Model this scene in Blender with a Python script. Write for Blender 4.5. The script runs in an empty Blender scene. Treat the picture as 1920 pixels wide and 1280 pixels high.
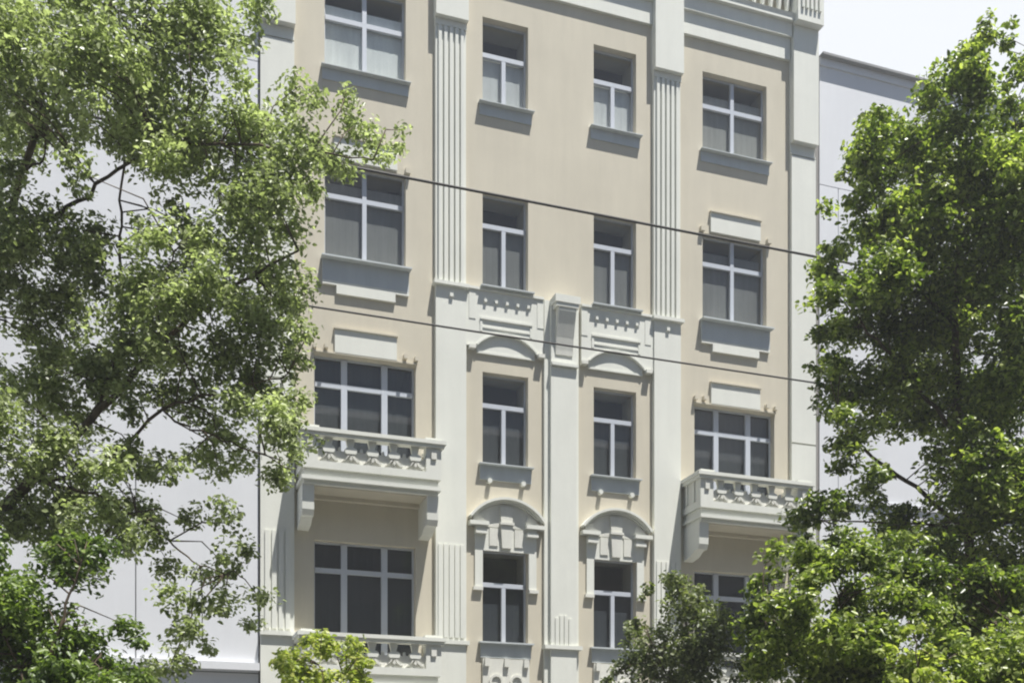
import bpy, math, random
import numpy as np
from mathutils import Vector, Matrix

SC = bpy.context.scene
COL = SC.collection
R = math.radians

# ------------------------------------------------------------------ camera
YAW = 19.156
EYE = 1.6
CAM = Vector((0.0, -21.1, EYE))
cd = bpy.data.cameras.new("camera")
cam = bpy.data.objects.new("camera", cd)
COL.objects.link(cam)
cam.location = CAM
cam.rotation_euler = (R(90), 0, R(-YAW))
cd.sensor_width = 36
FPX = 2053.0
HORIZON = 1510.0
cd.lens = FPX / 1920 * 36
cd.shift_y = (HORIZON - 640) / 1920
cd.clip_start = 0.1
cd.clip_end = 3000
SC.camera = cam
SC.cycles.filter_width = 2.1

# ------------------------------------------------------------------ light
SUN_DIR = Vector((-0.51, 1.0, -3.2)).normalized()      # the way the light travels
world = bpy.data.worlds.new("World")
SC.world = world
world.use_nodes = True
nt = world.node_tree
bg = nt.nodes["Background"]
sky = nt.nodes.new("ShaderNodeTexSky")
sky.sky_type = 'NISHITA'
sky.sun_disc = False
sky.sun_elevation = math.asin(-SUN_DIR.z)
sky.sun_rotation = math.atan2(-SUN_DIR.x, -SUN_DIR.y)
sky.air_density = 1.0
sky.dust_density = 0.6
sky.ozone_density = 3.0
# bright broken haze cloud over the blue, the same all round the horizon
wtc = nt.nodes.new("ShaderNodeTexCoord")
wmp = nt.nodes.new("ShaderNodeMapping"); wmp.inputs["Scale"].default_value = (1.0, 1.0, 2.6)
wmp.inputs["Location"].default_value = (17.0, 9.0, 23.0)
wno = nt.nodes.new("ShaderNodeTexNoise"); wno.inputs["Scale"].default_value = 1.3; wno.inputs["Detail"].default_value = 7
wrm = nt.nodes.new("ShaderNodeMapRange"); wrm.inputs[1].default_value = 0.56; wrm.inputs[2].default_value = 0.62
wmx = nt.nodes.new("ShaderNodeMixRGB"); wmx.inputs[2].default_value = (11.4, 11.8, 12.4, 1)
nt.links.new(wtc.outputs["Generated"], wmp.inputs[0]); nt.links.new(wmp.outputs[0], wno.inputs["Vector"])
nt.links.new(wno.outputs[0], wrm.inputs[0]); nt.links.new(wrm.outputs[0], wmx.inputs[0])
nt.links.new(sky.outputs[0], wmx.inputs[1]); nt.links.new(wmx.outputs[0], bg.inputs[0])
bg.inputs[1].default_value = 0.05
sd = bpy.data.lights.new("sun", 'SUN')
sd.energy = 5.0
sd.angle = R(0.53)
sd.color = (1.0, 0.975, 0.93)
sun = bpy.data.objects.new("sun", sd)
sun.rotation_euler = SUN_DIR.to_track_quat('-Z', 'Y').to_euler()
COL.objects.link(sun)
vs = SC.view_settings
vs.view_transform = 'Standard'
vs.look = 'None'
vs.gamma = 1.0
vs.use_curve_mapping = False
vs.exposure = 0.73

# ------------------------------------------------------------------ helpers
def new_mat(name):
    m = bpy.data.materials.new(name)
    m.use_nodes = True
    n = m.node_tree
    return m, n, n.nodes["Principled BSDF"]

def nd(n, kind, **kw):
    o = n.nodes.new(kind)
    for k, v in kw.items():
        if k.startswith("i_"):
            o.inputs[k[2:].replace("_", " ")].default_value = v
        else:
            setattr(o, k, v)
    return o

def plaster(name, col, var=0.06, bump=0.15, streak=0.06, rough=0.9):
    m, n, b = new_mat(name)
    tc = nd(n, "ShaderNodeTexCoord")
    mp = nd(n, "ShaderNodeMapping")
    mp.inputs["Scale"].default_value = (2.2, 2.2, 0.22)
    n.links.new(tc.outputs["Object"], mp.inputs[0])
    st = nd(n, "ShaderNodeTexNoise", i_Scale=2.0, i_Detail=5.0, i_Roughness=0.6)
    n.links.new(mp.outputs[0], st.inputs["Vector"])
    bl = nd(n, "ShaderNodeTexNoise", i_Scale=0.55, i_Detail=6.0, i_Roughness=0.65)
    n.links.new(tc.outputs["Object"], bl.inputs["Vector"])
    fine = nd(n, "ShaderNodeTexNoise", i_Scale=38.0, i_Detail=4.0)
    n.links.new(tc.outputs["Object"], fine.inputs["Vector"])
    def rng(src, amp):
        r = nd(n, "ShaderNodeMapRange")
        r.inputs[1].default_value = 0.3; r.inputs[2].default_value = 0.7
        r.inputs[3].default_value = 1 - amp; r.inputs[4].default_value = 1 + amp
        n.links.new(src, r.inputs[0]); return r.outputs[0]
    a = nd(n, "ShaderNodeMath", operation='MULTIPLY')
    n.links.new(rng(bl.outputs[0], var), a.inputs[0]); n.links.new(rng(st.outputs[0], streak), a.inputs[1])
    c = nd(n, "ShaderNodeMath", operation='MULTIPLY')
    n.links.new(a.outputs[0], c.inputs[0]); n.links.new(rng(fine.outputs[0], var * 0.4), c.inputs[1])
    mix = nd(n, "ShaderNodeVectorMath", operation='SCALE')
    mix.inputs[0].default_value = col
    n.links.new(c.outputs[0], mix.inputs["Scale"])
    n.links.new(mix.outputs[0], b.inputs["Base Color"])
    b.inputs["Roughness"].default_value = rough
    bp = nd(n, "ShaderNodeBump", i_Strength=bump, i_Distance=0.004)
    n.links.new(fine.outputs[0], bp.inputs["Height"])
    n.links.new(bp.outputs[0], b.inputs["Normal"])
    return m

M = {}
M['beige'] = plaster("beige_plaster", (0.57, 0.525, 0.42), var=0.06, streak=0.035)
M['white'] = plaster("white_stucco", (0.705, 0.71, 0.645), var=0.05, streak=0.03)
M['relief'] = plaster("weathered_stucco", (0.67, 0.665, 0.60), var=0.09, streak=0.05, bump=0.5)
M['neigh'] = plaster("pale_lilac_plaster", (0.69, 0.70, 0.72), var=0.035, streak=0.02)
M['apron'] = plaster('shade_tinted_stucco', (0.50, 0.535, 0.54), var=0.06, streak=0.05)  # white stucco with the blue-grey of the sill shadow put into its colour
M['gap'] = plaster('grey_gap', (0.26, 0.25, 0.235))
M['joint'] = plaster("dark_joint", (0.30, 0.30, 0.30))
M['frame'] = plaster("window_paint", (0.51, 0.54, 0.59), var=0.03, streak=0.02, bump=0.02, rough=0.45)
M['roof'] = plaster("roof_sheet", (0.20, 0.19, 0.19), rough=0.6)
M['opposite'] = plaster('opposite_plaster', (0.22, 0.20, 0.18))
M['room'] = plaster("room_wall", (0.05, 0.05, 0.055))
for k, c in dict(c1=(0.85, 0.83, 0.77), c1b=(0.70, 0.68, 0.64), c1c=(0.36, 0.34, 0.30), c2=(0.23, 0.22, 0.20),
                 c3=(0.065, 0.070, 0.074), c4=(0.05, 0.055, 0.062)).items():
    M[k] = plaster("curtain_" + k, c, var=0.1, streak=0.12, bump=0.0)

def glass():
    m, n, b = new_mat("window_glass")
    n.nodes.remove(b)
    out = n.nodes["Material Output"]
    tr = nd(n, "ShaderNodeBsdfTransparent"); tr.inputs[0].default_value = (0.81, 0.85, 0.87, 1)
    gl = nd(n, "ShaderNodeBsdfGlossy"); gl.inputs["Roughness"].default_value = 0.03
    lw = nd(n, "ShaderNodeLayerWeight"); lw.inputs[0].default_value = 0.5
    pw = nd(n, "ShaderNodeMath", operation='POWER'); pw.inputs[1].default_value = 5.0
    fr = nd(n, "ShaderNodeMath", operation='MULTIPLY_ADD'); fr.inputs[1].default_value = 0.9; fr.inputs[2].default_value = 0.05
    n.links.new(lw.outputs["Facing"], pw.inputs[0]); n.links.new(pw.outputs[0], fr.inputs[0])
    mx = nd(n, "ShaderNodeMixShader")
    n.links.new(fr.outputs[0], mx.inputs[0]); n.links.new(tr.outputs[0], mx.inputs[1]); n.links.new(gl.outputs[0], mx.inputs[2])
    n.links.new(mx.outputs[0], out.inputs[0])
    return m
M['glass'] = glass()

def leaf_mat(name, dark, mid, light, trans=0.42, gloss=0.42, tint=(1.35, 1.5, 0.6, 1)):
    m, n, b = new_mat(name)
    out = n.nodes["Material Output"]
    geo = nd(n, "ShaderNodeNewGeometry")
    ramp = nd(n, "ShaderNodeValToRGB")
    ramp.color_ramp.elements[0].color = (*dark, 1)
    ramp.color_ramp.elements[1].color = (*light, 1)
    e = ramp.color_ramp.elements.new(0.5); e.color = (*mid, 1)
    tc = nd(n, "ShaderNodeTexCoord")
    no = nd(n, "ShaderNodeTexNoise", i_Scale=1.1, i_Detail=2.0)
    n.links.new(tc.outputs["Object"], no.inputs["Vector"])
    ad = nd(n, "ShaderNodeMath", operation='ADD')
    mr = nd(n, "ShaderNodeMapRange"); mr.inputs[1].default_value = 0.3; mr.inputs[2].default_value = 0.7
    mr.inputs[3].default_value = -0.3; mr.inputs[4].default_value = 0.3
    n.links.new(no.outputs[0], mr.inputs[0]); n.links.new(mr.outputs[0], ad.inputs[0])
    n.links.new(geo.outputs["Random Per Island"], ad.inputs[1])
    n.links.new(ad.outputs[0], ramp.inputs[0])
    n.links.new(ramp.outputs[0], b.inputs["Base Color"])
    b.inputs["Roughness"].default_value = gloss
    tl = nd(n, "ShaderNodeBsdfTranslucent")
    sc = nd(n, "ShaderNodeMixRGB", blend_type='MULTIPLY'); sc.inputs[0].default_value = 1
    sc.inputs[2].default_value = tint
    n.links.new(ramp.outputs[0], sc.inputs[1]); n.links.new(sc.outputs[0], tl.inputs[0])
    mx = nd(n, "ShaderNodeMixShader"); mx.inputs[0].default_value = trans
    n.links.new(b.outputs[0], mx.inputs[1]); n.links.new(tl.outputs[0], mx.inputs[2])
    n.links.new(mx.outputs[0], out.inputs[0])
    return m
M['leaf_pale'] = leaf_mat("leaf_pale_green", (0.145, 0.17, 0.085), (0.28, 0.325, 0.15), (0.53, 0.575, 0.34), trans=0.5, gloss=0.36, tint=(1.24, 1.36, 0.8, 1))
M['leaf_green'] = leaf_mat("leaf_green", (0.055, 0.09, 0.025), (0.13, 0.19, 0.045), (0.27, 0.35, 0.10), gloss=0.36)
M['leaf_bright'] = leaf_mat("leaf_bright_green", (0.055, 0.085, 0.018), (0.15, 0.205, 0.04), (0.45, 0.50, 0.18), trans=0.48, gloss=0.33)
M['leaf_yellow'] = leaf_mat("leaf_yellow_green", (0.17, 0.21, 0.06), (0.33, 0.39, 0.10), (0.58, 0.58, 0.20), trans=0.5)
M['leaf_olive'] = leaf_mat("leaf_olive", (0.06, 0.08, 0.03), (0.12, 0.15, 0.055), (0.27, 0.30, 0.14), trans=0.4)

def bark():
    m, n, b = new_mat("tree_bark")
    tc = nd(n, "ShaderNodeTexCoord")
    mp = nd(n, "ShaderNodeMapping"); mp.inputs["Scale"].default_value = (14, 14, 2.5)
    n.links.new(tc.outputs["Object"], mp.inputs[0])
    no = nd(n, "ShaderNodeTexNoise", i_Scale=1.5, i_Detail=6.0)
    n.links.new(mp.outputs[0], no.inputs["Vector"])
    rp = nd(n, "ShaderNodeValToRGB")
    rp.color_ramp.elements[0].position = 0.3; rp.color_ramp.elements[0].color = (0.035, 0.026, 0.018, 1)
    rp.color_ramp.elements[1].position = 0.75; rp.color_ramp.elements[1].color = (0.17, 0.125, 0.085, 1)
    n.links.new(no.outputs[0], rp.inputs[0]); n.links.new(rp.outputs[0], b.inputs["Base Color"])
    b.inputs["Roughness"].default_value = 0.9
    bp = nd(n, "ShaderNodeBump", i_Strength=0.6, i_Distance=0.02)
    n.links.new(no.outputs[0], bp.inputs["Height"]); n.links.new(bp.outputs[0], b.inputs["Normal"])
    return m
M['bark'] = bark()
M['cable'] = plaster("cable_rubber", (0.03, 0.028, 0.026), rough=0.6)
M['asphalt'] = plaster("asphalt", (0.05, 0.05, 0.05), var=0.15, bump=0.6)
M['paving'] = plaster("paving", (0.13, 0.13, 0.125), var=0.1, bump=0.3)
M['kerb'] = plaster("kerb_stone", (0.34, 0.33, 0.31), var=0.1)
M['paint'] = plaster("road_paint", (0.75, 0.75, 0.72), var=0.1)
M['earth'] = plaster("bare_earth", (0.13, 0.10, 0.07), var=0.2)

class MB:
    def __init__(s): s.v = []; s.f = []
    def box(s, x0, x1, y0, y1, z0, z1):
        b = len(s.v)
        s.v += [(x, y, z) for z in (z0, z1) for y in (y0, y1) for x in (x0, x1)]
        s.f += [[b+i for i in q] for q in ((0,2,3,1),(4,5,7,6),(0,1,5,4),(2,6,7,3),(0,4,6,2),(1,3,7,5))]
        return s
    def quad(s, *p):
        b = len(s.v); s.v += list(p); s.f.append(list(range(b, b+len(p)))); return s
    def prism_xz(s, pts, y0, y1):
        """outline in x,z (counter-clockwise seen from the street, y0 in front), solid between y0 and y1"""
        b = len(s.v); n = len(pts)
        s.v += [(x, y0, z) for x, z in pts] + [(x, y1, z) for x, z in pts]
        s.f.append([b+i for i in range(n)]); s.f.append([b+n+i for i in range(n)][::-1])
        for i in range(n):
            j = (i+1) % n; s.f.append([b+i, b+n+i, b+n+j, b+j])
        return s
    def prism_yz(s, pts, x0, x1):
        b = len(s.v); n = len(pts)
        s.v += [(x0, y, z) for y, z in pts] + [(x1, y, z) for y, z in pts]
        s.f.append([b+i for i in range(n)][::-1]); s.f.append([b+n+i for i in range(n)])
        for i in range(n):
            j = (i+1) % n; s.f.append([b+i, b+j, b+n+j, b+n+i])
        return s
    def arc_band(s, cx, cz, r0, r1, a0, a1, y0, y1, n=16):
        for i in range(n):
            t0 = a0 + (a1-a0)*i/n; t1 = a0 + (a1-a0)*(i+1)/n
            pts = [(cx+r0*math.sin(t0), cz+r0*math.cos(t0)), (cx+r0*math.sin(t1), cz+r0*math.cos(t1)),
                   (cx+r1*math.sin(t1), cz+r1*math.cos(t1)), (cx+r1*math.sin(t0), cz+r1*math.cos(t0))]
            b = len(s.v)
            s.v += [(x, y0, z) for x, z in pts] + [(x, y1, z) for x, z in pts]
            s.f += [[b, b+1, b+2, b+3], [b+3, b+2, b+6, b+7], [b, b+4, b+5, b+1]]
            if i == 0: s.f.append([b, b+3, b+7, b+4])
            if i == n-1: s.f.append([b+1, b+5, b+6, b+2])
        return s
    def tube(s, path, rad, seg=7):
        path = [Vector(p) for p in path]; rings = []
        for i, p in enumerate(path):
            d = (path[min(i+1, len(path)-1)] - path[max(i-1, 0)]).normalized()
            u = d.cross(Vector((0.3, 0.9, 0.2))).normalized(); w = d.cross(u)
            b = len(s.v); rings.append(b)
            for k in range(seg):
                a = 2*math.pi*k/seg
                s.v.append(tuple(p + (u*math.cos(a) + w*math.sin(a))*rad[i]))
        for a, b in zip(rings, rings[1:]):
            for k in range(seg):
                k2 = (k+1) % seg; s.f.append([a+k, b+k, b+k2, a+k2])
        s.f.append([rings[0]+k for k in range(seg)]); s.f.append([rings[-1]+k for k in range(seg)][::-1])
        return s
    def build(s, name, mat, parent=None, smooth=False):
        me = bpy.data.meshes.new(name)
        me.from_pydata(s.v, [], s.f)
        me.materials.append(mat if not isinstance(mat, str) else M[mat])
        import bmesh
        bm = bmesh.new(); bm.from_mesh(me); bmesh.ops.recalc_face_normals(bm, faces=bm.faces); bm.to_mesh(me); bm.free()
        if smooth: me.polygons.foreach_set("use_smooth", [True]*len(me.polygons))
        o = bpy.data.objects.new(name, me); COL.objects.link(o)
        if parent: o.parent = parent
        return o

def tag(o, label=None, cat=None, group=None, kind=None):
    if label: o['label'] = label
    if cat: o['category'] = cat
    if group: o['group'] = group
    if kind: o['kind'] = kind
    return o

def empty(name, loc, parent=None):
    o = bpy.data.objects.new(name, None); o.location = loc; o.empty_display_size = 0.3
    COL.objects.link(o)
    if parent: o.parent = parent
    return o

def copy_tree(o, parent=None, offset=(0, 0, 0)):
    c = o.copy(); COL.objects.link(c); c.parent = parent
    c.location = Vector(c.location) + Vector(offset)
    for ch in list(o.children):
        copy_tree(ch, c)
    return c

# ------------------------------------------------------------------ the street
def struct(name, mb, mat):
    return tag(mb.build(name, mat), kind='structure')
struct('ground', MB().quad((-900, -900, -0.16), (900, -900, -0.16), (900, 900, -0.16), (-900, 900, -0.16)), 'earth')
struct('road', MB().box(-120, 160, -16.2, -4.2, -0.3, -0.13), 'asphalt')
mb = MB().box(-120, 160, -4.05, 0.3, -0.3, 0.0)
struct('pavement', mb, 'paving')
struct('pavement_opposite', MB().box(-120, 160, -26, -16.35, -0.3, 0.0), 'paving')
struct('kerb', MB().box(-120, 160, -4.2, -4.05, -0.3, 0.01).box(-120, 160, -16.35, -16.2, -0.3, 0.01), 'kerb')
mb = MB()
for i in range(-12, 20):
    mb.box(i*6.0, i*6.0+3, -10.26, -10.14, -0.14, -0.126)
struct('road_marking', mb, 'paint')

# unseen houses added behind the viewer to block low sky and ground light
def added_house_row():
    N = empty('added_house_row', (4, -26, 0))
    tag(N, 'unseen row of plain grey brown houses added behind the viewer to block light', 'building')
    hol = [(x+0.9, x+2.1, z, z+1.8) for x in range(-44, 44, 4) for z in (1.6, 5.2, 8.8, 12.4, 16.0)]
    o = wall_with_holes(-44, 44, 0, 18.6, hol, -0.25).build('wall', 'opposite', N)
    MB().box(-44, 44, -12, -0.6, 0, 18.6).build('core', 'room', N)
    MB().prism_yz([(0.3, 18.6), (-12.3, 18.6), (-6, 21.2)], -44.3, 44.3).build('roof', 'roof', N)
    m = MB()
    for a, b, c, d in hol: m.quad((a, -0.2, c), (b, -0.2, c), (b, -0.2, d), (a, -0.2, d))
    m.build('panes', 'room', N)['kind'] = 'stuff'
# ------------------------------------------------------------------ the apartment house
CX = 8.41
H = empty('apartment_house', (CX, 0, 0))
tag(H, 'beige apartment house with white fluted pilasters, balconies and tall divided windows', 'building')

# window openings: (centre offset, width, z0, z1, transom z, kind, curtain)
OPEN = []
for sx in (-1, 1):
    for (z0, z1, zt, row) in ((15.77, 17.54, 16.86, 1), (12.06, 14.02, 13.39, 2), (8.50, 10.37, 9.74, 3), (4.89, 6.79, 6.10, 4)):
        OPEN.append((sx*1.22, 0.98, z0, z1, zt, 'T', row, sx))
    for (z0, z1, zt, row) in ((15.80, 17.54, 16.88, 1), (12.14, 14.03, 13.43, 2)):
        OPEN.append((sx*4.10, 1.60, z0, z1, zt, '+', row, sx))
    for (z0, z1, zt, row) in ((8.0, 10.30, 9.75, 3), (4.24, 6.71, 6.16, 4)):
        OPEN.append((sx*4.10, 2.00, z0, z1, zt, '#', row, sx))
    # ground floor shop windows below the frame
    OPEN.append((sx*1.22, 1.3, 1.0, 3.2, 2.6, 'T', 5, sx))
    OPEN.append((sx*4.10, 2.4, 0.6, 3.3, 2.7, '#', 5, sx))

HW = 6.12
def wall_with_holes(x0, x1, z0, z1, holes, depth):
    xs = sorted({x0, x1, *[h[0] for h in holes], *[h[1] for h in holes]})
    zs = sorted({z0, z1, *[h[2] for h in holes], *[h[3] for h in holes]})
    mb = MB()
    for i in range(len(xs)-1):
        for j in range(len(zs)-1):
            cx, cz = (xs[i]+xs[i+1])/2, (zs[j]+zs[j+1])/2
            if any(h[0] < cx < h[1] and h[2] < cz < h[3] for h in holes): continue
            mb.quad((xs[i], 0, zs[j]), (xs[i+1], 0, zs[j]), (xs[i+1], 0, zs[j+1]), (xs[i], 0, zs[j+1]))
    for (a, b, c, d) in holes:
        mb.quad((a, 0, c), (a, 0, d), (a, depth, d), (a, depth, c))
        mb.quad((b, 0, c), (b, depth, c), (b, depth, d), (b, 0, d))
        mb.quad((a, 0, d), (b, 0, d), (b, depth, d), (a, depth, d))
        mb.quad((a, 0, c), (a, depth, c), (b, depth, c), (b, 0, c))
    return mb
added_house_row()
holes = [(o[0]-o[1]/2, o[0]+o[1]/2, o[2], o[3]) for o in OPEN]
mb = wall_with_holes(-HW, HW, 0, 20.0, holes, 0.75)
me_wall = mb
wo = me_wall.build('wall', 'beige', H)
# side, back and roof
MB().box(-HW, -HW+0.3, 0.8, 11, 0, 20).box(HW-0.3, HW, 0.8, 11, 0, 20).box(-HW+0.3, HW-0.3, 10.7, 11, 0, 20).build('side_wall', 'beige', H)
MB().prism_yz([(0.4, 20.0), (11, 20.0), (11, 20.1), (6, 22.4), (0.4, 20.1)], -HW, HW).build('roof', 'roof', H)

rnd = random.Random(4)
def window(o):
    cx, w, z0, z1, zt, kind, row, sx = o
    x0, x1 = cx-w/2, cx+w/2
    yf = 0.15
    fw = 0.035
    W = MB().box(x0, x0+fw, yf, yf+0.045, z0, z1).box(x1-fw, x1, yf, yf+0.045, z0, z1) \
        .box(x0+fw, x1-fw, yf, yf+0.045, z1-fw, z1).box(x0+fw, x1-fw, yf, yf+0.045, z0, z0+fw).build('window', 'frame', H)
    fx0, fx1, fz0, fz1 = x0+fw, x1-fw, z0+fw, z1-fw
    mt = 0.085
    ff = 0.018
    if kind == 'T':
        MB().box(fx0, fx1, yf-0.03, yf+0.045, zt-0.045, zt+0.045).build('transom', 'frame', W)
        MB().box(cx-mt/2, cx+mt/2, yf-0.028, yf+0.045, fz0, zt-0.045).build('mullion', 'frame', W)
        cells = [(fx0, fx1, zt+0.045, fz1), (fx0, cx-mt/2, fz0, zt-0.045), (cx+mt/2, fx1, fz0, zt-0.045)]
    elif kind == '+':
        MB().box(cx-mt/2, cx+mt/2, yf-0.03, yf+0.045, fz0, fz1).build('mullion', 'frame', W)
        cells = []
        for a, b in ((fx0, cx-mt/2), (cx+mt/2, fx1)):
            MB().box(a, b, yf-0.028, yf+0.045, zt-0.045, zt+0.045).build('transom', 'frame', W)
            cells += [(a, b, zt+0.045, fz1), (a, b, fz0, zt-0.045)]
    else:
        m1, m2 = x0+0.30*w, x0+0.70*w
        cells = []
        for m in (m1, m2):
            MB().box(m-0.06, m+0.06, yf-0.03, yf+0.045, fz0, fz1).build('mullion', 'frame', W)
        for a, b in ((fx0, m1-0.06), (m1+0.06, m2-0.06), (m2+0.06, fx1)):
            MB().box(a, b, yf-0.028, yf+0.045, zt-0.045, zt+0.045).build('transom', 'frame', W)
            cells += [(a, b, zt+0.045, fz1), (a, b, fz0, zt-0.045)]
    for a, b, c, d in cells:
        tilt = (rnd.random()-0.5)*0.002
        MB().quad((a, yf+0.02+tilt, c), (b, yf+0.02-tilt, c), (b, yf+0.024-tilt, d), (a, yf+0.024+tilt, d)).build('pane', 'glass', W)
    # curtain hanging just behind the glass, softly folded
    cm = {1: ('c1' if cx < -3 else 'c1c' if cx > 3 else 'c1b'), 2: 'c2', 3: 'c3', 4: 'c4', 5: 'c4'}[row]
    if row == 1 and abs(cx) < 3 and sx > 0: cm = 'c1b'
    n = max(24, int(w*40)); mb = MB(); ph = rnd.random()*6
    yc = 0.222
    zc = zt if kind == 'T' else (zt+0.30 if kind == '+' else z1)  # where the curtain stops short, dark room stands in for the lintel's shade
    pts = []
    for i in range(n+1):
        x = x0+0.01+(w-0.02)*i/n
        y = yc + 0.0010*math.sin(x*46+ph) + 0.0005*math.sin(x*97+ph*2) + 0.0008*math.sin(x*19)
        pts.append((x, y))
    for (xa, ya), (xb, yb) in zip(pts, pts[1:]):
        mb.quad((xa, ya, z0), (xb, yb, z0), (xb, yb, zc), (xa, ya, zc))
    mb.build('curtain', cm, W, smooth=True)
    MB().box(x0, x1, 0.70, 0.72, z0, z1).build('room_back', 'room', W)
for o in OPEN: window(o)

# --- pilasters
def fluted(parent, x0, x1, z0, z1, yb, n=5, arch=False, dp=0.045, gp=0.026):
    """raised reeds on a pilaster face; the dark lines are the gaps between them"""
    w = x1-x0; p = w/(n)
    for i in range(n):
        a = x0+p*i+gp; b = x0+p*(i+1)-gp
        top = z1 + (0.10*math.sin(math.pi*(i+0.5)/n) if arch else 0)
        MB().box(a, b, yb-dp, yb+0.0, z0, top).build('reed', 'white', parent)

def big_pilaster(s):
    c = s*2.40; x0, x1 = c-0.315, c+0.315
    P = MB().box(x0, x1, -0.11, 0.001, 4.88, 11.93).build('pilaster', 'white', H)
    MB().box(x0, x1, -0.085, 0.001, 12.0, 17.10).build('shaft', 'white', P)
    MB().box(x0-0.02, x1+0.02, -0.215, 0.001, 17.23, 20.6).build('upper_block', 'white', P)
    MB().box(x0-0.01, x1+0.01, -0.11, 0.001, 17.10, 17.23).build('capital', 'white', P)
    fluted(P, x0+0.03, x1-0.03, 12.0, 17.08, -0.085, 5)
    fluted(P, x0+0.03, x1-0.03, 4.95, 6.80, -0.11, 5, False, 0.022, 0.017)
    MB().box(x0-0.05, x1+0.05, -0.19, 0.001, 11.93, 12.0).build('ledge', 'white', P)
    MB().box(c-0.035, c+0.035, -0.155, -0.11, 11.72, 11.79).build('peg', 'white', P)
    MB().box(x0-0.05, x1+0.06, -0.15, 0.001, 4.82, 4.90).build('ledge', 'white', P)
    MB().box(x0, x1, -0.10, 0.001, 0.0, 4.82).build('base', 'white', P)
big_pilaster(-1); big_pilaster(1)

def centre_pilaster():
    P = MB().box(-0.40, 0.36, -0.07, 0.001, 0.0, 11.99).build('pilaster', 'white', H)
    MB().box(-0.285, 0.285, -0.15, -0.07, 4.90, 10.62).build('shaft', 'white', P)
    MB().box(-0.285, 0.285, -0.15, -0.07, 0, 4.82).build('base', 'white', P)
    MB().box(-0.43, 0.40, -0.20, 0.001, 4.82, 4.90).build('ledge', 'white', P)
    fluted(P, -0.21, 0.19, 4.90, 5.42, -0.15, 4, True, 0.02, 0.016)
    MB().box(-0.285, 0.30, -0.22, -0.07, 10.63, 10.69).build('capital', 'white', P)
    MB().box(-0.28, 0.28, -0.15, -0.07, 10.69, 11.86).build('upper_block', 'white', P)
    MB().box(-0.28, 0.27, -0.40, 0.001, 11.85, 12.0).box(-0.25, 0.24, -0.38, 0.0, 11.77, 11.85).build('block', 'white', P)
    MB().prism_yz([(-0.15, 10.88), (-0.17, 10.86), (-0.18, 10.96), (-0.22, 11.20), (-0.29, 11.48), (-0.36, 11.70), (-0.36, 11.77), (-0.15, 11.77)],
                  -0.19, 0.19).build('console', 'relief', P)
centre_pilaster()

def side_pilaster(s):
    a, b = sorted((s*5.49, s*6.12))
    P = MB().box(a, b, -0.09, 0.001, 4.90, 9.67).box(a, b, -0.09, 0.001, 9.71, 16.10).build('pilaster', 'white', H)
    for za, zb in ((9.67, 9.71), (16.10, 16.13), (16.165, 16.38)):
        MB().box(a, b, -0.045, 0.001, za, zb).build('recess', 'white', P)
    MB().box(a, b, -0.09, 0.001, 16.13, 16.165).build('fillet', 'white', P)
    MB().box(a-0.01, b+0.01, -0.19, 0.001, 16.38, 18.75).build('upper_block', 'white', P)
    MB().box(a-0.02, b+0.02, -0.37, 0.001, 18.94, 20.55).build('pier', 'white', P)
    MB().box(a, b, -0.19, 0.001, 18.75, 18.94).build('pier_neck', 'white', P)
    MB().box(a-0.06, b+0.06, -0.42, 0.2, 20.55, 20.7).build('pier_cap', 'white', P)
    fluted(P, a+0.04, b-0.04, 19.20, 20.4, -0.37, 5)
    fluted(P, a+0.06, b-0.06, 4.95, 6.8, -0.09, 4, False, 0.03, 0.02)
    MB().box(a-0.01, b+0.01, -0.17, 0.001, 4.82, 4.90).build('ledge', 'white', P)
    MB().box(a, b, -0.11, 0.001, 0, 4.82).build('base', 'white', P)
side_pilaster(-1); side_pilaster(1)

# --- cornice over every bay
for a, b in ((-5.46, -2.74), (-2.06, 2.06), (2.74, 5.46)):
    C = MB().box(a, b, -0.075, 0.001, 18.21, 18.68).build('cornice', 'white', H)
    MB().box(a, b, -0.15, 0.001, 18.68, 18.98).build('moulding', 'white', C)
    MB().prism_yz([(0.001, 18.98), (-0.24, 18.98), (-0.24, 19.06), (-0.27, 19.12), (0.3, 19.12), (0.3, 18.98)], a, b).build('moulding', 'white', C)
    n = int((b-a)/0.2)
    for i in range(n):
        x = a+(b-a)*(i+0.5)/n
        mb = MB()
        prof = [(0.05, 0), (0.035, 0.08), (0.06, 0.22), (0.07, 0.35), (0.03, 0.6), (0.05, 0.68)]
        prev = None
        for r, h in prof:
            ring = [(x+r*math.cos(t*math.pi/3), -0.10+r*math.sin(t*math.pi/3), 19.12+h) for t in range(6)]
            if prev:
                for k in range(6): mb.quad(prev[k], prev[(k+1) % 6], ring[(k+1) % 6], ring[k])
            prev = ring
        mb.build('baluster', 'white', C)
    MB().box(a, b, -0.2, 0.0, 19.80, 19.92).build('handrail', 'white', C)

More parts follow.
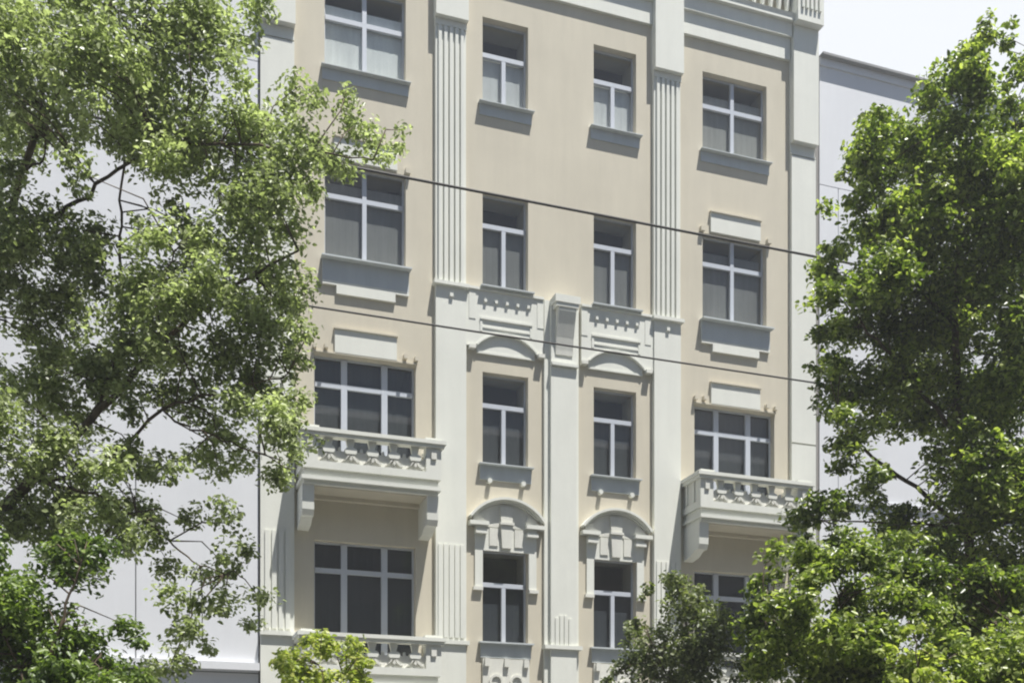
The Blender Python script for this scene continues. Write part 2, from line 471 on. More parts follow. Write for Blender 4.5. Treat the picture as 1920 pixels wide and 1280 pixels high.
# --- sills and aprons
def plain_sill(cx, hw, z):
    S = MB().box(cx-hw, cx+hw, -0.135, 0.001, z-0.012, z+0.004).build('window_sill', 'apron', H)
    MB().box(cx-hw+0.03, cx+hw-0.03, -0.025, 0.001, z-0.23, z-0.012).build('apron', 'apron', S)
for s in (-1, 1):
    plain_sill(s*1.22, 0.59, 15.775); plain_sill(s*4.10, 0.88, 15.805)
    # second row, corner bays: apron with the sill's shadow in its colour, small block below
    c = s*4.10
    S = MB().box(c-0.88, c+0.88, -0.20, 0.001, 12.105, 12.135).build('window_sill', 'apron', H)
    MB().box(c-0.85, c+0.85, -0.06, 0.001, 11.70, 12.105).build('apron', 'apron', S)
    MB().box(c-0.85, c+0.85, -0.06, 0.001, 11.63, 11.70).build('apron_lit_strip', 'white', S)  # lit strip of the same white apron, without the shade colour
    MB().box(c-0.58, c+0.58, -0.06, 0.001, 11.47, 11.63).build('block', 'white', S)
    # second row, centre bays
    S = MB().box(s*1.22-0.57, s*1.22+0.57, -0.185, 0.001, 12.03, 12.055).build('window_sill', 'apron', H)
    # third row, centre bays
    c = s*1.22
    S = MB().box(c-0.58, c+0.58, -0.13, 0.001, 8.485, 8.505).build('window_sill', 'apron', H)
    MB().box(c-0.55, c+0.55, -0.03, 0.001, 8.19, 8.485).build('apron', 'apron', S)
    for q in (-0.36, 0.36):
        MB().prism_xz([(c+q+0.05*math.cos(k*math.pi/4+0.39), 8.16+0.05*math.sin(k*math.pi/4+0.39)) for k in range(8)], -0.10, 0.001).build('knob', 'white', S)
    # fourth row, centre bays: apron with carved panel
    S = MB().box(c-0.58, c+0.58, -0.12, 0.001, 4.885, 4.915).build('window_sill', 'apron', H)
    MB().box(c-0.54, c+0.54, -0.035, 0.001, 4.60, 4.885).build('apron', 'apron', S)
    MB().box(c-0.50, c+0.50, -0.05, 0.001, 3.75, 4.58).build('carved_panel', 'relief', S)
    for q in (-0.42, 0, 0.42):
        MB().box(c+q-0.05, c+q+0.05, -0.11, -0.05, 4.42, 4.58).build('drop', 'relief', S)
    for q in (-0.22, 0.22):
        MB().arc_band(c+q, 4.12, 0.10, 0.15, -2.4, 2.4, -0.085, -0.05, 10).build('festoon', 'relief', S)

# --- lintel blocks over the corner windows
def lintel(c, z0, z1, hw):
    L = MB().box(c-hw, c+hw, -0.05, 0.001, z0, z1-0.03).build('lintel_block', 'white', H)
    MB().box(c-hw-0.02, c+hw+0.02, -0.085, 0.001, z1-0.03, z1).build('coping', 'beige', L)
    return L
for s in (-1, 1):
    c = s*4.10
    L = lintel(c, 14.07, 14.52, 0.62)
    for q in (-1, 1):
        MB().box(c+q*0.83-0.05, c+q*0.83+0.05, -0.09, 0.001, 14.04, 14.14).build('ear', 'beige', L)
    L = lintel(c, 10.34, 10.82, 0.61)
    MB().box(c-1.02, c+1.02, -0.045, 0.001, 10.31, 10.34).build('fillet', 'beige', L)
    for q in (-1, 1):
        for w, dz in ((1.0, 0.0), (0.78, 0.02)):
            MB().box(c+q*w-0.035, c+q*w+0.035, -0.10, 0.001, 10.37+dz, 10.45+dz).build('ear', 'beige', L)

# --- ornamental band between the second and third rows
def band(s):
    a, b = sorted((s*2.08, s*0.42))
    c = s*1.22
    B = MB().box(a, b, -0.11, 0.001, 11.97, 12.02).build('ornamental_band', 'white', H)
    r = 0.78; dz = 0.36
    # arch through (+-0.6, 10.84) with its crown at 11.13
    hw, rise = 0.62, 0.27; rad = (hw*hw+rise*rise)/(2*rise); cz = 11.13-rad; am = math.asin(hw/rad)
    mb = MB()
    n = 16
    xs = [c-hw+2*hw*i/n for i in range(n+1)]
    zz = lambda x: cz+math.sqrt(max(rad*rad-(x-c)**2, 0))
    for x0, x1 in zip(xs, xs[1:]):
        mb.quad((x0, -0.075, zz(x0)), (x1, -0.075, zz(x1)), (x1, -0.075, 11.97), (x0, -0.075, 11.97))
        mb.quad((x0, -0.075, zz(x0)), (x0, -0.03, zz(x0)), (x1, -0.03, zz(x1)), (x1, -0.075, zz(x1)))
    mb.box(a, c-hw, -0.075, 0.001, 10.84, 11.97).box(c+hw, b, -0.075, 0.001, 10.84, 11.97)
    mb.build('panel', 'white', B)
    MB().prism_xz([(c-hw, 10.76), (c+hw, 10.76)] + [(x, zz(x)+0.01) for x in xs[::-1]], -0.03, 0.001).build('tympanum', 'white', B)
    MB().box(c-hw, c+hw, -0.045, 0.001, 10.72, 10.76).build('fillet', 'white', B)
    MB().arc_band(c, cz, rad, rad+0.035, -am, am, -0.10, -0.07).build('arch_moulding', 'white', B)
    for q in (-1, 1):
        MB().box(c+q*0.74-0.07, c+q*0.74+0.07, -0.14, 0.001, 10.77, 10.84).build('foot', 'relief', B)
        MB().box(c+q*0.73-0.07, c+q*0.73+0.07, -0.085, -0.075, 11.38, 11.92).build('strip', 'white', B)
    for q in (-0.46, -0.23, 0, 0.23, 0.46):
        MB().box(c+q-0.028, c+q+0.028, -0.12, -0.075, 11.735, 11.795).build('peg', 'white', B)
    MB().box(c-0.57, c+0.55, -0.105, -0.075, 11.39, 11.43).build('sunk_panel_rim', 'white', B)
    MB().box(c-0.57, c-0.52, -0.09, -0.075, 11.15, 11.39).box(c+0.50, c+0.55, -0.09, -0.075, 11.15, 11.39).build('sunk_panel_side', 'white', B)
    MB().box(c-0.52, c+0.50, -0.09, -0.075, 11.22, 11.25).build('bead', 'white', B)
band(-1); band(1)

# --- segmental pediments over the fourth row, centre bays
def pediment(s):
    c = s*1.22
    P = empty('pediment', (0, 0, -0.04), H)
    hw, rise = 0.78, 0.40; rad = (hw*hw+rise*rise)/(2*rise); cz = 7.84-rad; am = math.asin(hw/rad)
    MB().arc_band(c, cz, rad-0.075, rad-0.035, -am*0.9, am*0.9, -0.10, 0.0, 20).arc_band(c, cz, rad-0.035, rad-0.015, -am, am, -0.145, 0.0, 20).build('arch', 'white', P)
    MB().arc_band(c, cz, rad-0.02, rad+0.03, -am, am, -0.19, 0.0, 20).build('arch_moulding', 'white', P)
    n = 18; xs = [c-0.72+1.44*i/n for i in range(n+1)]
    zz = lambda x: cz+math.sqrt(max((rad-0.08)**2-(x-c)**2, 0))
    MB().prism_xz([(xs[0], 7.28), (xs[-1], 7.28)] + [(x, max(zz(x), 7.29)) for x in xs[::-1]], -0.05, 0.001).build('tympanum', 'relief', P)
    for q in (-1, 1):
        MB().box(c+q*0.60-0.20, c+q*0.60+0.20, -0.17, 0.0, 7.28, 7.36).build('ledge', 'white', P)
        MB().box(c+q*0.55-0.12, c+q*0.55+0.12, -0.135, 0.0, 7.12, 7.20).box(c+q*0.55-0.09, c+q*0.55+0.09, -0.10, 0.0, 7.20, 7.28).build('console', 'white', P)
        MB().prism_xz([(c+q*0.56-0.15, 7.385), (c+q*0.56+0.15, 7.385), (c+q*0.56+0.02*q+0.05, 7.46), (c+q*0.46, 7.56), (c+q*0.56-0.13, 7.50)][::1], -0.075, -0.05).build('leaf_relief', 'relief', P)
    MB().prism_xz([(c-0.10, 6.86), (c+0.10, 6.86), (c+0.13, 7.33), (c-0.13, 7.33)], -0.10, -0.03).build('keystone', 'relief', P)
    MB().box(c-0.15, c+0.15, -0.13, -0.04, 7.33, 7.38).build('keystone_cap', 'relief', P)
    MB().prism_xz([(c-0.12, 7.38), (c+0.12, 7.38), (c+0.15, 7.70), (c-0.15, 7.70)], -0.09, -0.04).build('cartouche', 'relief', P)
    for q in (-1, 1):
        MB().box(c+q*0.27-0.09, c+q*0.27+0.09, -0.055, -0.035, 6.90, 7.26).build('side_scroll', 'relief', P)
    S = MB().box(c-0.66, c+0.66, -0.035, 0.001, 6.80, 7.28).box(c-0.66, c-0.495, -0.035, 0.001, 6.06, 6.80) \
        .box(c+0.495, c+0.66, -0.035, 0.001, 6.06, 6.80).build('surround', 'white', P)
    for q in (-1, 1):
        MB().box(c+q*0.60-0.10, c+q*0.60+0.10, -0.07, 0.001, 5.99, 6.06).build('foot', 'relief', P)
pediment(-1); pediment(1)

# --- balconies
def balcony(sx, dz=0.0):
    """corner balcony, outer end at |5.46|, inner end at |2.80|, 0.82 m deep"""
    B = empty('balcony', (0, 0, 0), H)
    x0, x1 = sorted((sx*2.80, sx*5.46))
    d = 0.82
    MB().box(x0+0.05, x1-0.05, -d+0.06, 0.0, 7.56+dz, 7.86+dz).build('slab', 'white', B)
    MB().box(x0, x1, -d-0.01, 0.0, 7.63+dz, 7.70+dz).build('drip_moulding', 'white', B)
    MB().box(x0+0.12, x1-0.12, -0.12, 0.0, 7.47+dz, 7.56+dz).build('wall_fillet', 'beige', B)
    MB().box(x0+0.14, x1-0.14, -d+0.16, -0.12, 7.545+dz, 7.561+dz).build('soffit_panel', 'beige', B)
    # bottom course and handrail, front and both ends
    def ring(za, zb, out, th, name, mat='white'):
        MB().box(x0-out, x1+out, -d-out, -d-out+th, za+dz, zb+dz) \
            .box(x0-out, x0-out+th, -d-out+th, 0, za+dz, zb+dz).box(x1+out-th, x1+out, -d-out+th, 0, za+dz, zb+dz).build(name, mat, B)
    ring(7.84, 7.98, 0.0, 0.14, 'base_course')
    ring(8.50, 8.57, 0.085, 0.25, 'handrail')
    ring(8.44, 8.50, 0.05, 0.20, 'rail_moulding')
    # corner posts
    for px in (x0, x1-0.30):
        P = MB().box(px, px+0.30, -d, -d+0.20, 7.98+dz, 8.44+dz).build('corner_post', 'white', B)
        MB().box(px-0.02, px+0.32, -d-0.03, -d+0.22, 8.57+dz, 8.62+dz).build('post_cap', 'white', B)
        MB().box(px+0.10, px+0.20, -d-0.035, -d, 8.22+dz, 8.40+dz).build('post_drop', 'relief', B)
    for ex in (x0, x1-0.12):
        MB().box(ex+0.03, ex+0.09, -d+0.20, 0, 7.98+dz, 8.44+dz).build('end_panel', 'relief', B)
        for k in range(2):
            yy = -0.53+0.30*k
            MB().box(ex+0.0, ex+0.12, yy, yy+0.07, 8.02+dz, 8.44+dz).build('end_rib', 'white', B)
    # front: low solid course in relief, open above, blocks between
    MB().box(x0+0.30, x1-0.30, -d+0.05, -d+0.13, 7.98+dz, 8.21+dz).build('relief_course', 'relief', B)
    fa, fb = x0+0.30, x1-0.30
    n = 5
    for i in range(n):
        c = fa+(fb-fa)*(i+0.5)/n
        K = MB().prism_xz([(c-0.11, 8.19+dz), (c-0.085, 8.16+dz), (c+0.085, 8.16+dz), (c+0.11, 8.19+dz), (c+0.11, 8.25+dz), (c+0.06, 8.28+dz), (c-0.06, 8.28+dz), (c-0.11, 8.25+dz)], -d+0.0, -d+0.12).prism_xz([(c-0.05, 8.281+dz), (c+0.05, 8.281+dz), (c+0.085, 8.44+dz), (c-0.085, 8.44+dz)], -d+0.05, -d+0.12).build('baluster', 'white', B)
        mb = MB()
        for q in (-1, 1):
            mb.prism_xz([(c+q*0.03-0.02, 8.15+dz), (c+q*0.03+0.02, 8.15+dz), (c+q*0.10+0.02, 8.07+dz), (c+q*0.15+0.02, 8.03+dz), (c+q*0.15-0.02, 8.01+dz), (c+q*0.08-0.02, 8.06+dz)][::q], -d+0.01, -d+0.06)
        mb.prism_xz([(c, 8.03+dz), (c+0.03, 8.07+dz), (c, 8.13+dz), (c-0.03, 8.07+dz)], -d-0.01, -d+0.05)
        mb.build('scroll', 'relief', B)
    for i in range(n+1):
        c = fa+(fb-fa)*i/n
        MB().prism_xz([(c-0.03, 8.21+dz), (c+0.03, 8.21+dz), (c+0.015, 8.28+dz), (c-0.015, 8.28+dz)], -d+0.04, -d+0.12).build('stud', 'relief', B)
    # brackets
    for bx in (x0+0.03, x1-0.25):
        MB().prism_yz([(0.0, 6.86+dz), (-0.30, 6.90+dz), (-0.50, 7.0+dz), (-0.64, 7.0+dz), (-0.70, 7.10+dz), (-0.72, 7.56+dz), (0.0, 7.56+dz)],
                      bx, bx+0.22).build('bracket', 'white', B)
    return B
for s in (-1, 1):
    balcony(s, 0.0); balcony(s, -3.76)
# string course at the foot of the lower balconies
MB().box(-HW, HW, -0.10, 0.001, 3.60, 3.74).build('string_course', 'white', H)

# ------------------------------------------------------------------ neighbours
def neighbour(name, label, x0, x1, ztop, xj, zj, ledges, zjoint):
    N = empty(name, (x0 if x0 > 0 else x1, 0, 0)); ox = N.location.x
    tag(N, label, 'building')
    y = -0.0
    MB().box(x0-ox, x1-ox, y+0.045, 11, 0, ztop).build('wall', 'joint', N)
    xs = [x0] + [x for x in xj if x0 < x < x1] + [x1]; zs = [0] + zj + [ztop-0.1]
    g = 0.010
    for j in range(len(zs)-1):
        xs = ([x0] + [x for x in xj if x0 < x < x1] + [x1]) if zs[j+1] <= zjoint+0.01 else [x0, x1]
        for i in range(len(xs)-1):
            MB().box(xs[i]-ox+g, xs[i+1]-ox-g, y, y+0.045, zs[j]+g, zs[j+1]-g).build('panel', 'neigh', N)
    C = MB().box(x0-ox, x1-ox, y-0.16, 11.1, ztop-0.03, ztop+0.02).build('cornice', 'joint', N)
    MB().box(x0-ox, x1-ox, y-0.04, y, ztop-0.2, ztop-0.03).build('fascia', 'neigh', N)
    MB().prism_yz([(0.2, ztop+0.02), (11, ztop+0.02), (5.5, ztop+1.6)], x0-ox, x1-ox).build('roof', 'roof', N)
    for za, zb, pr in ledges:
        MB().box(x0-ox, x1-ox, y-pr, y, za, zb).build('ledge', 'neigh', N)
    return N
neighbour('neighbour_house', 'pale lilac grey house right of the beige one with flat shaded cornice', 14.68, 40, 18.52,
          [15.19]+[15.19+2.9*k for k in range(1, 9)], [4.2, 8.35, 15.64], [(8.50, 8.60, 0.05), (4.15, 4.28, 0.15)], 15.64)
neighbour('neighbour_house', 'pale white house left of the beige one, behind the large tree', -30, 2.27, 18.9,
          [0.07-2.9*k for k in range(0, 10)][::-1], [4.1, 8.0, 15.64], [(4.14, 4.28, 0.15)], 8.0)

MB().box(6.13, 6.265, 0.02, 0.3, 0, 18.6).build('downpipe_recess', 'gap', H)
MB().box(-6.135, -6.13, 0.02, 0.3, 0, 18.6).build('downpipe_recess', 'gap', H)
# ------------------------------------------------------------------ overhead cables
def cable(name, label, z, sag, y, r):
    pts = []; X0, X1 = -22, 44
    for i in range(34):
        t = i/33; x = X0+(X1-X0)*t
        pts.append((x, y, z - sag*4*t*(1-t) + sag))
    o = MB().tube(pts, [r]*len(pts), 6).build(name, 'cable', smooth=True)
    tag(o, label, 'cable', 'cables strung along the street in front of the house')
cable('overhead_cable', 'upper black cable crossing just over the second row of windows', 11.05, 0.06, -5.0, 0.021)
cable('overhead_cable', 'lower thinner cable crossing the white ornamental band of the facade', 8.88, 0.35, -5.0, 0.015)

# ------------------------------------------------------------------ trees
SY, CY = math.sin(R(YAW)), math.cos(R(YAW))
def at(px, py, d):
    """the point that lies d metres in front of the camera along its axis on the sight line of a photo pixel"""
    k = (px-960)/FPX
    return Vector((CAM.x + d*(SY + k*CY), CAM.y + d*(CY - k*SY), EYE + d*(HORIZON-py)/FPX))

def leaves_mesh(name, mat, parent, centres, radii, per, size, seed):
    """small pointed leaves scattered through many sprays; arrays only, so it is quick"""
    rg = np.random.default_rng(seed)
    C = np.repeat(np.array(centres), per, axis=0); Rr = np.repeat(np.array(radii), per)
    n = len(C)
    d = rg.normal(size=(n, 3)); d /= np.linalg.norm(d, axis=1)[:, None]
    rr = Rr*np.power(rg.random(n), 0.45)
    P = C + d*rr[:, None]*np.array([1.0, 1.0, 0.72])
    # leaf frame: normal leans up and outwards, long axis droops outwards
    nrm = rg.normal(size=(n, 3))*0.62 + np.array([0.05, -0.25, 0.75]) + d*0.35
    nrm /= np.linalg.norm(nrm, axis=1)[:, None]
    ax = rg.normal(size=(n, 3))*0.7 + d*0.6 + np.array([0, 0, -0.35])
    ax -= nrm*np.sum(ax*nrm, axis=1)[:, None]; ax /= np.linalg.norm(ax, axis=1)[:, None]
    sd = np.cross(nrm, ax)
    s = (size*(0.6+0.75*rg.random(n)))[:, None]
    w = s*(0.52+0.2*rg.random(n))[:, None]*0.5
    fold = s*0.10
    V = np.empty((n, 6, 3))
    V[:, 0] = P - ax*s*0.5
    V[:, 1] = P - ax*s*0.16 + sd*w + nrm*fold
    V[:, 2] = P + ax*s*0.22 + sd*w*0.8 + nrm*fold*0.8
    V[:, 3] = P + ax*s*0.55 - nrm*fold*0.6
    V[:, 4] = P + ax*s*0.22 - sd*w*0.8 + nrm*fold*0.8
    V[:, 5] = P - ax*s*0.16 - sd*w + nrm*fold
    idx = np.arange(n)[:, None]*6
    F = np.concatenate([idx+np.array([0, 3, 2, 1]), idx+np.array([0, 5, 4, 3])], axis=1).reshape(-1)
    me = bpy.data.meshes.new(name)
    me.vertices.add(n*6); me.vertices.foreach_set("co", V.reshape(-1))
    nf = n*2
    me.loops.add(nf*4); me.loops.foreach_set("vertex_index", F.astype(np.int32))
    me.polygons.add(nf); me.polygons.foreach_set("loop_start", np.arange(0, nf*4, 4, dtype=np.int32))
    me.update(calc_edges=True); me.validate()
    me.materials.append(M[mat])
    o = bpy.data.objects.new(name, me); COL.objects.link(o); o.parent = parent
    o['kind'] = 'stuff'
    return o

def tree(name, label, blobs, limbs, trunk, mat, seed, leaf=0.075, dens=1.0, spray=0.24, per=26, group=None, depth=1.0, limb_scale=0.5):
    """blobs: (px, py, r_px, dist); limbs: lists of (px, py, dist, radius); trunk: (px, dist, radius)"""
    rg = np.random.default_rng(seed)
    root = at(trunk[0], HORIZON, trunk[1]); root.z = 0.0
    T = empty(name, root); tag(T, label, 'tree', group)
    loc = lambda p: tuple(Vector(p)-root)
    limb_pts = []
    L0 = [at(p[0], p[1], p[2]) for p in limbs[0]]
    tr = [root, root+(L0[0]-root)*0.35+Vector((0.05, 0.08, 0)), root+(L0[0]-root)*0.7, L0[0]]
    rr = [trunk[2]*1.25, trunk[2]*1.0, trunk[2]*0.9, trunk[2]*0.8]
    MB().tube([loc(p) for p in tr], rr, 12).build('trunk', 'bark', T, smooth=True)
    for L in limbs:
        pts = [at(p[0], p[1], p[2]) for p in L]; rad = [p[3]*limb_scale for p in L]
        fine, fr = [], []
        for i in range(len(pts)-1):
            p0, p1, p2, p3 = pts[max(i-1, 0)], pts[i], pts[i+1], pts[min(i+2, len(pts)-1)]
            for k in range(6):
                t = k/6
                q = 0.5*((2*p1) + (p2-p0)*t + (2*p0-5*p1+4*p2-p3)*t*t + (3*p1-p0-3*p2+p3)*t**3)
                j = 0.014 if (i or k) else 0
                fine.append(q+Vector(rg.normal(size=3)*j)); fr.append((rad[i]*(1-t)+rad[i+1]*t)*(0.92+0.16*rg.random()))
        fine.append(pts[-1]); fr.append(rad[-1])
        MB().tube([loc(p) for p in fine], fr, 7).build('limb', 'bark', T, smooth=True)
        limb_pts += fine
    cs, rs = [], []
    for (px, py, rp, d) in blobs:
        rm = rp*d/FPX
        dy = max(rm, 0.35)*depth
        n = max(3, int(dens*(rm*rm)*dy**0.5*46/(spray/0.24)**2.0))
        c0 = at(px, py, d)
        ns = max(2, n//9); sub = rg.normal(size=(ns, 3)); sub /= np.linalg.norm(sub, axis=1)[:, None]; sub *= rg.random((ns, 1))**0.4*0.88
        for _ in range(n):
            v = sub[rg.integers(ns)] + rg.normal(size=3)*0.26
            v /= max(1.0, float(np.linalg.norm(v)))
            cs.append((c0.x+v[0]*rm, c0.y+v[1]*dy, c0.z+v[2]*rm)); rs.append(spray*(0.55+0.75*rg.random())*min(1.0, 0.45+rm))
    loc_cs = np.array(cs)-np.array(root)
    leaves_mesh('foliage', mat, T, loc_cs, rs, per, leaf, seed+7)
    # twigs from the nearest limb point to every third spray
    LP = np.array([tuple(p) for p in limb_pts]); tw = MB()
    for c in cs[::7]:
        c = np.array(c); i = int(np.argmin(np.linalg.norm(LP-c, axis=1))); a = Vector(LP[i]); b = Vector(c)
        mid = a.lerp(b, 0.5)+Vector((rg.normal()*0.08, rg.normal()*0.08, 0.10))
        tw.tube([loc(a), loc(mid), loc(b)], [0.008, 0.006, 0.003], 4)
    o = tw.build('twigs', 'bark', T, smooth=True); o['kind'] = 'stuff'
    return T

def B(lst, d, spread, seed):
    r = random.Random(seed)
    return [(a, b, c, d + (r.random()-0.5)*spread) for a, b, c in lst]

# large tree on the left
left = [(60,40,120),(200,40,120),(330,60,110),(425,50,62),(490,15,45),(70,150,110),(200,130,100),(320,130,70),(425,150,36),(-60,100,130),(60,250,70),
        (250,210,85),(380,210,60),(460,190,60),(440,290,105),(540,270,70),(600,270,55),(660,290,45),(710,300,28),(750,250,16),(550,190,38),(590,170,22),
        (640,220,30),(350,300,80),(280,280,60),(500,350,60),(590,340,35),
        (40,440,100),(140,450,75),(20,360,45),(-60,460,120),(370,420,70),(450,430,85),(520,420,55),(540,520,55),(560,600,34),(470,540,80),(370,540,70),(290,470,45),
        (220,560,85),(120,590,75),(160,500,60),(300,600,70),(420,620,80),(520,650,60),(555,700,36),(560,770,38),(490,720,70),(390,700,70),(300,680,60),(200,670,75),
        (130,690,60),(575,850,20),(530,840,50),(540,910,40),(470,800,70),(400,790,60),(430,860,45),(370,850,30),(60,560,35),
        (90,770,60),(30,830,70),(170,760,50),(40,930,80),(150,850,50),(200,880,40),(300,860,30),(230,940,60),(170,960,55),(80,1010,80),(270,900,35),(330,880,30),
        (260,1010,45),(290,1060,30),(350,960,28),(410,940,26),(430,980,18),(420,1030,22),(300,980,25),
        (370,1080,28),(440,1070,28),(475,1030,26),(480,1110,28),(480,1160,20),(400,1120,35),(340,1120,40),(320,1170,35),(380,1170,26),(330,1230,36),(290,1270,30),(390,1210,14),(-60,800,120),(140,330,35),(110,250,55),(560,640,34),(575,560,18),(330,540,60),(250,760,45),(330,740,45),(270,430,35),(150,410,50),(300,220,60),(230,840,35),(120,900,50),(60,620,60),(40,700,70),(240,620,60),(180,720,60),(90,860,60),(250,850,40),(200,1000,50),(150,1060,50),(30,520,50),(310,610,60)]
limbsL = [[(-170,1180,10.6,0.17),(-40,1000,10.6,0.15),(60,900,10.6,0.11),(170,790,10.5,0.075),(300,650,10.4,0.05),(430,540,10.3,0.035),(560,470,10.2,0.018)],
          [(-170,1180,10.6,0.15),(-120,800,10.9,0.12),(-10,500,11.0,0.10),(40,330,11.0,0.08),(100,190,10.9,0.06),(190,60,10.8,0.045),(230,-120,10.8,0.03)],
          [(-10,500,11.0,0.06),(90,420,10.8,0.045),(200,330,10.6,0.035),(320,270,10.4,0.03),(520,280,10.2,0.02),(700,300,10.1,0.01)],
          [(170,790,10.5,0.04),(225,640,10.6,0.035),(228,520,10.6,0.03),(226,400,10.6,0.026),(238,220,10.6,0.02),(262,60,10.6,0.016)],
          [(60,900,10.6,0.05),(180,880,10.4,0.04),(300,770,10.3,0.03),(400,740,10.2,0.022),(540,700,10.1,0.012)],
          [(300,770,10.3,0.024),(350,800,10.2,0.02),(430,830,10.1,0.016),(550,880,10.0,0.008)],
          [(60,900,10.6,0.04),(180,930,10.3,0.03),(290,990,10.2,0.022),(360,1050,10.1,0.014),(450,1080,10.0,0.008)],
          [(40,330,11.0,0.03),(85,290,10.8,0.02),(82,200,10.7,0.014)],
          [(300,650,10.4,0.022),(300,560,10.3,0.018),(330,470,10.3,0.014),(420,380,10.2,0.008)]]
tree('broadleaf_tree', 'tall pale green tree on the left whose airy crown covers half the facade edge', B(left, 10.4, 1.6, 3), limbsL, (-190, 10.7, 0.21),
     'leaf_pale', 11, leaf=0.052, dens=9.0, spray=0.25, per=38)

lowleft = [(40,1110,100),(140,1090,75),(180,1020,40),(60,1220,110),(190,1190,80),(230,1270,70),(150,1280,90),(0,1040,60),(250,1180,40),(-60,1180,120),(60,1350,150),(220,1360,100),(100,1480,160)]
tree('young_tree', 'dense mid green tree filling the bottom left corner below the taller crown', B(lowleft, 9.0, 1.2, 5),
     [[(60,1480,9.0,0.07),(70,1330,9.0,0.05),(110,1180,9.0,0.03),(150,1060,9.0,0.012)],[(70,1330,9.0,0.03),(190,1230,8.9,0.012)],[(70,1330,9.0,0.03),(0,1180,8.9,0.012)]],
     (60, 9.0, 0.09), 'leaf_green', 21, leaf=0.050, dens=6.5, spray=0.20, per=38)

sap = [(590,1205,32),(630,1230,42),(555,1235,34),(655,1262,40),(535,1275,40),(600,1275,55),(680,1245,18),(620,1340,80),(560,1400,70),(660,1420,60)]
tree('sapling', 'small yellow green treetop poking up under the left balcony', B(sap, 12.0, 0.5, 6),
     [[(610,1470,12.0,0.035),(608,1330,12.0,0.025),(600,1220,12.0,0.008)],[(608,1330,12.0,0.016),(650,1260,12.0,0.006)]],
     (612, 12.0, 0.045), 'leaf_yellow', 31, leaf=0.058, dens=6.0, spray=0.18, per=34)

olive = [(1278,1085,24),(1255,1120,38),(1310,1120,34),(1222,1165,34),(1290,1180,65),(1350,1170,36),(1240,1230,55),(1340,1240,65),(1195,1262,38),(1155,1275,12),(1395,1250,45),
         (1210,1110,12),(1180,1200,14),(1280,1330,110),(1360,1380,90),(1200,1380,80)]
tree('dark_tree', 'dark olive green tree standing before the right pilaster, lowest at the frame edge', B(olive, 14.5, 1.0, 8),
     [[(1285,1470,14.5,0.07),(1285,1330,14.5,0.05),(1290,1200,14.5,0.03),(1280,1090,14.5,0.01)],[(1285,1330,14.5,0.03),(1350,1200,14.4,0.012)],[(1285,1330,14.5,0.03),(1220,1200,14.5,0.012)]],
     (1285, 14.5, 0.09), 'leaf_olive', 41, leaf=0.060, dens=7.5, spray=0.24, per=34)

right = [(1605,300,28),(1595,350,22),(1640,290,40),(1570,460,28),(1590,560,40),(1560,620,26),(1940,100,30),(1930,300,60),(1840,55,15),(1836,95,24),(1800,130,34),(1760,150,38),(1770,190,42),(1835,150,28),(1886,88,10),(1898,130,20),(1918,170,32),(1800,215,55),(1740,225,48),(1720,260,50),(1860,240,45),(1905,260,50),
         (1680,270,42),(1640,245,34),(1617,238,18),(1650,310,50),(1615,320,30),(1720,330,70),(1800,320,70),(1880,350,75),(1640,385,45),(1605,400,26),(1690,420,75),(1780,430,85),(1880,450,80),
         (1580,385,10),(1600,450,26),(1650,500,70),(1585,510,34),(1555,500,24),(1550,540,20),(1740,530,80),(1830,550,80),(1900,570,60),(1620,590,55),(1570,600,24),(1690,630,75),(1780,640,75),(1870,670,80),
         (1545,668,28),(1580,680,26),(1590,740,45),(1560,775,30),(1580,835,34),(1650,720,75),(1750,740,75),(1850,770,85),(1625,820,36),(1720,810,40),(1830,850,70),(1905,880,60),
         (1610,880,34),(1640,925,26),(1590,950,40),(1540,975,45),(1500,985,28),(1640,985,40),(1830,930,75),(1900,970,80),(1775,1010,50),(1690,1010,40),(1780,880,20),(1990,400,120),(1990,650,120),(1990,900,120),(1960,250,60),
         (1620,1030,60),(1730,1080,80),(1880,1080,100)]
limbsR = [[(1830,1180,13.5,0.16),(1820,1000,13.5,0.13),(1800,820,13.5,0.10),(1790,620,13.4,0.08),(1800,420,13.4,0.055),(1820,220,13.4,0.03),(1840,60,13.4,0.008)],
          [(1820,1000,13.5,0.07),(1700,900,13.3,0.05),(1610,830,13.2,0.035),(1570,760,13.1,0.012)],
          [(1800,820,13.5,0.06),(1700,700,13.3,0.045),(1620,610,13.2,0.03),(1560,540,13.1,0.01)],
          [(1790,620,13.4,0.05),(1700,500,13.3,0.035),(1640,380,13.2,0.022),(1620,260,13.1,0.01)],
          [(1800,820,13.5,0.05),(1890,680,13.4,0.04),(1920,480,13.4,0.03),(1900,200,13.4,0.012)],
          [(1820,1000,13.5,0.05),(1700,980,13.3,0.03),(1540,975,13.2,0.012)]]
tree('broadleaf_tree', 'tall sunlit tree on the right with pointed top against the white sky', B(right, 13.4, 2.2, 9), limbsR, (1835, 13.5, 0.2),
     'leaf_bright', 51, leaf=0.066, dens=8.0, spray=0.25, per=38, depth=1.5)

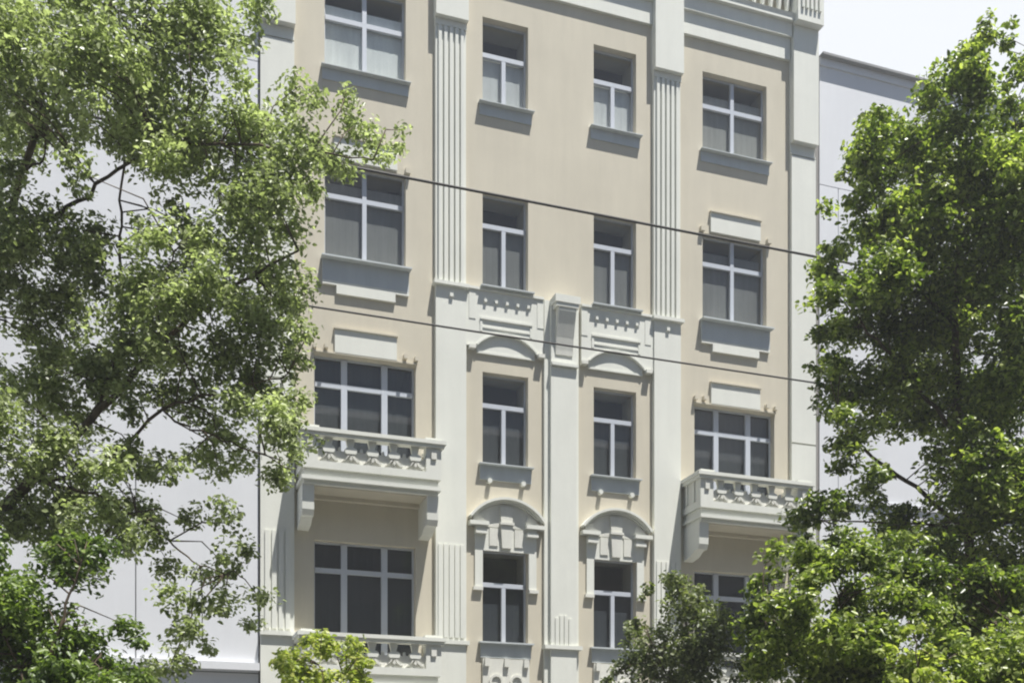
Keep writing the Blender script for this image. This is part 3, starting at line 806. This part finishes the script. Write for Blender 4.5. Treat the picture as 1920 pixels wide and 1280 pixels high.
low = [(1475,1040,30),(1440,1090,26),(1415,1160,40),(1430,1210,45),(1500,1110,50),(1560,1080,55),(1610,1070,45),(1680,1090,50),(1760,1100,55),(1830,1120,60),(1900,1130,60),
       (1460,1250,60),(1540,1190,65),(1600,1150,60),(1700,1150,60),(1780,1190,60),(1700,1260,60),(1500,1180,50),(1620,1230,60),(1400,1190,24),(1630,1170,60),(1560,1270,70),(1650,1260,60),(1850,1220,80),(1920,1250,80),(1560,1370,110),(1700,1380,110),(1860,1380,120)]
tree('young_tree', 'bright lime green tree spreading along the bottom right corner', B(low, 10.5, 1.4, 12),
     [[(1640,1480,10.5,0.08),(1640,1350,10.5,0.06),(1600,1200,10.4,0.03),(1560,1090,10.3,0.012)],[(1640,1350,10.5,0.04),(1800,1220,10.5,0.02),(1880,1130,10.4,0.008)],
      [(1640,1350,10.5,0.03),(1500,1220,10.3,0.015),(1430,1120,10.2,0.008)]],
     (1640, 10.5, 0.1), 'leaf_bright', 61, leaf=0.056, dens=13, spray=0.22, per=38)
yel = [(1715,1180,26),(1700,1215,30),(1735,1225,34),(1760,1265,38),(1700,1270,40),(1730,1340,60)]
tree('sapling', 'little yellow tipped tree in front of the lime green one at right', B(yel, 8.6, 0.4, 13),
     [[(1730,1490,8.6,0.025),(1728,1330,8.6,0.018),(1715,1190,8.6,0.006)]],
     (1730, 8.6, 0.03), 'leaf_yellow', 71, leaf=0.06, dens=3.0, spray=0.13, per=22)

# ------------------------------------------------------------------ sunlit summer haze
hz = MB().box(-905, 905, -905, 905, -1.2, 24.5).build('haze', 'room')
hm = bpy.data.materials.new('thin_haze'); hm.use_nodes = True
hn = hm.node_tree; hn.nodes.clear()
ho = hn.nodes.new('ShaderNodeOutputMaterial'); hp = hn.nodes.new('ShaderNodeVolumePrincipled')
hp.inputs['Color'].default_value = (0.93, 0.95, 0.97, 1); hp.inputs['Density'].default_value = 0.0022
hp.inputs['Anisotropy'].default_value = 0.2
hn.links.new(hp.outputs[0], ho.inputs['Volume'])
hz.data.materials.clear(); hz.data.materials.append(hm)
hz['kind'] = 'stuff'
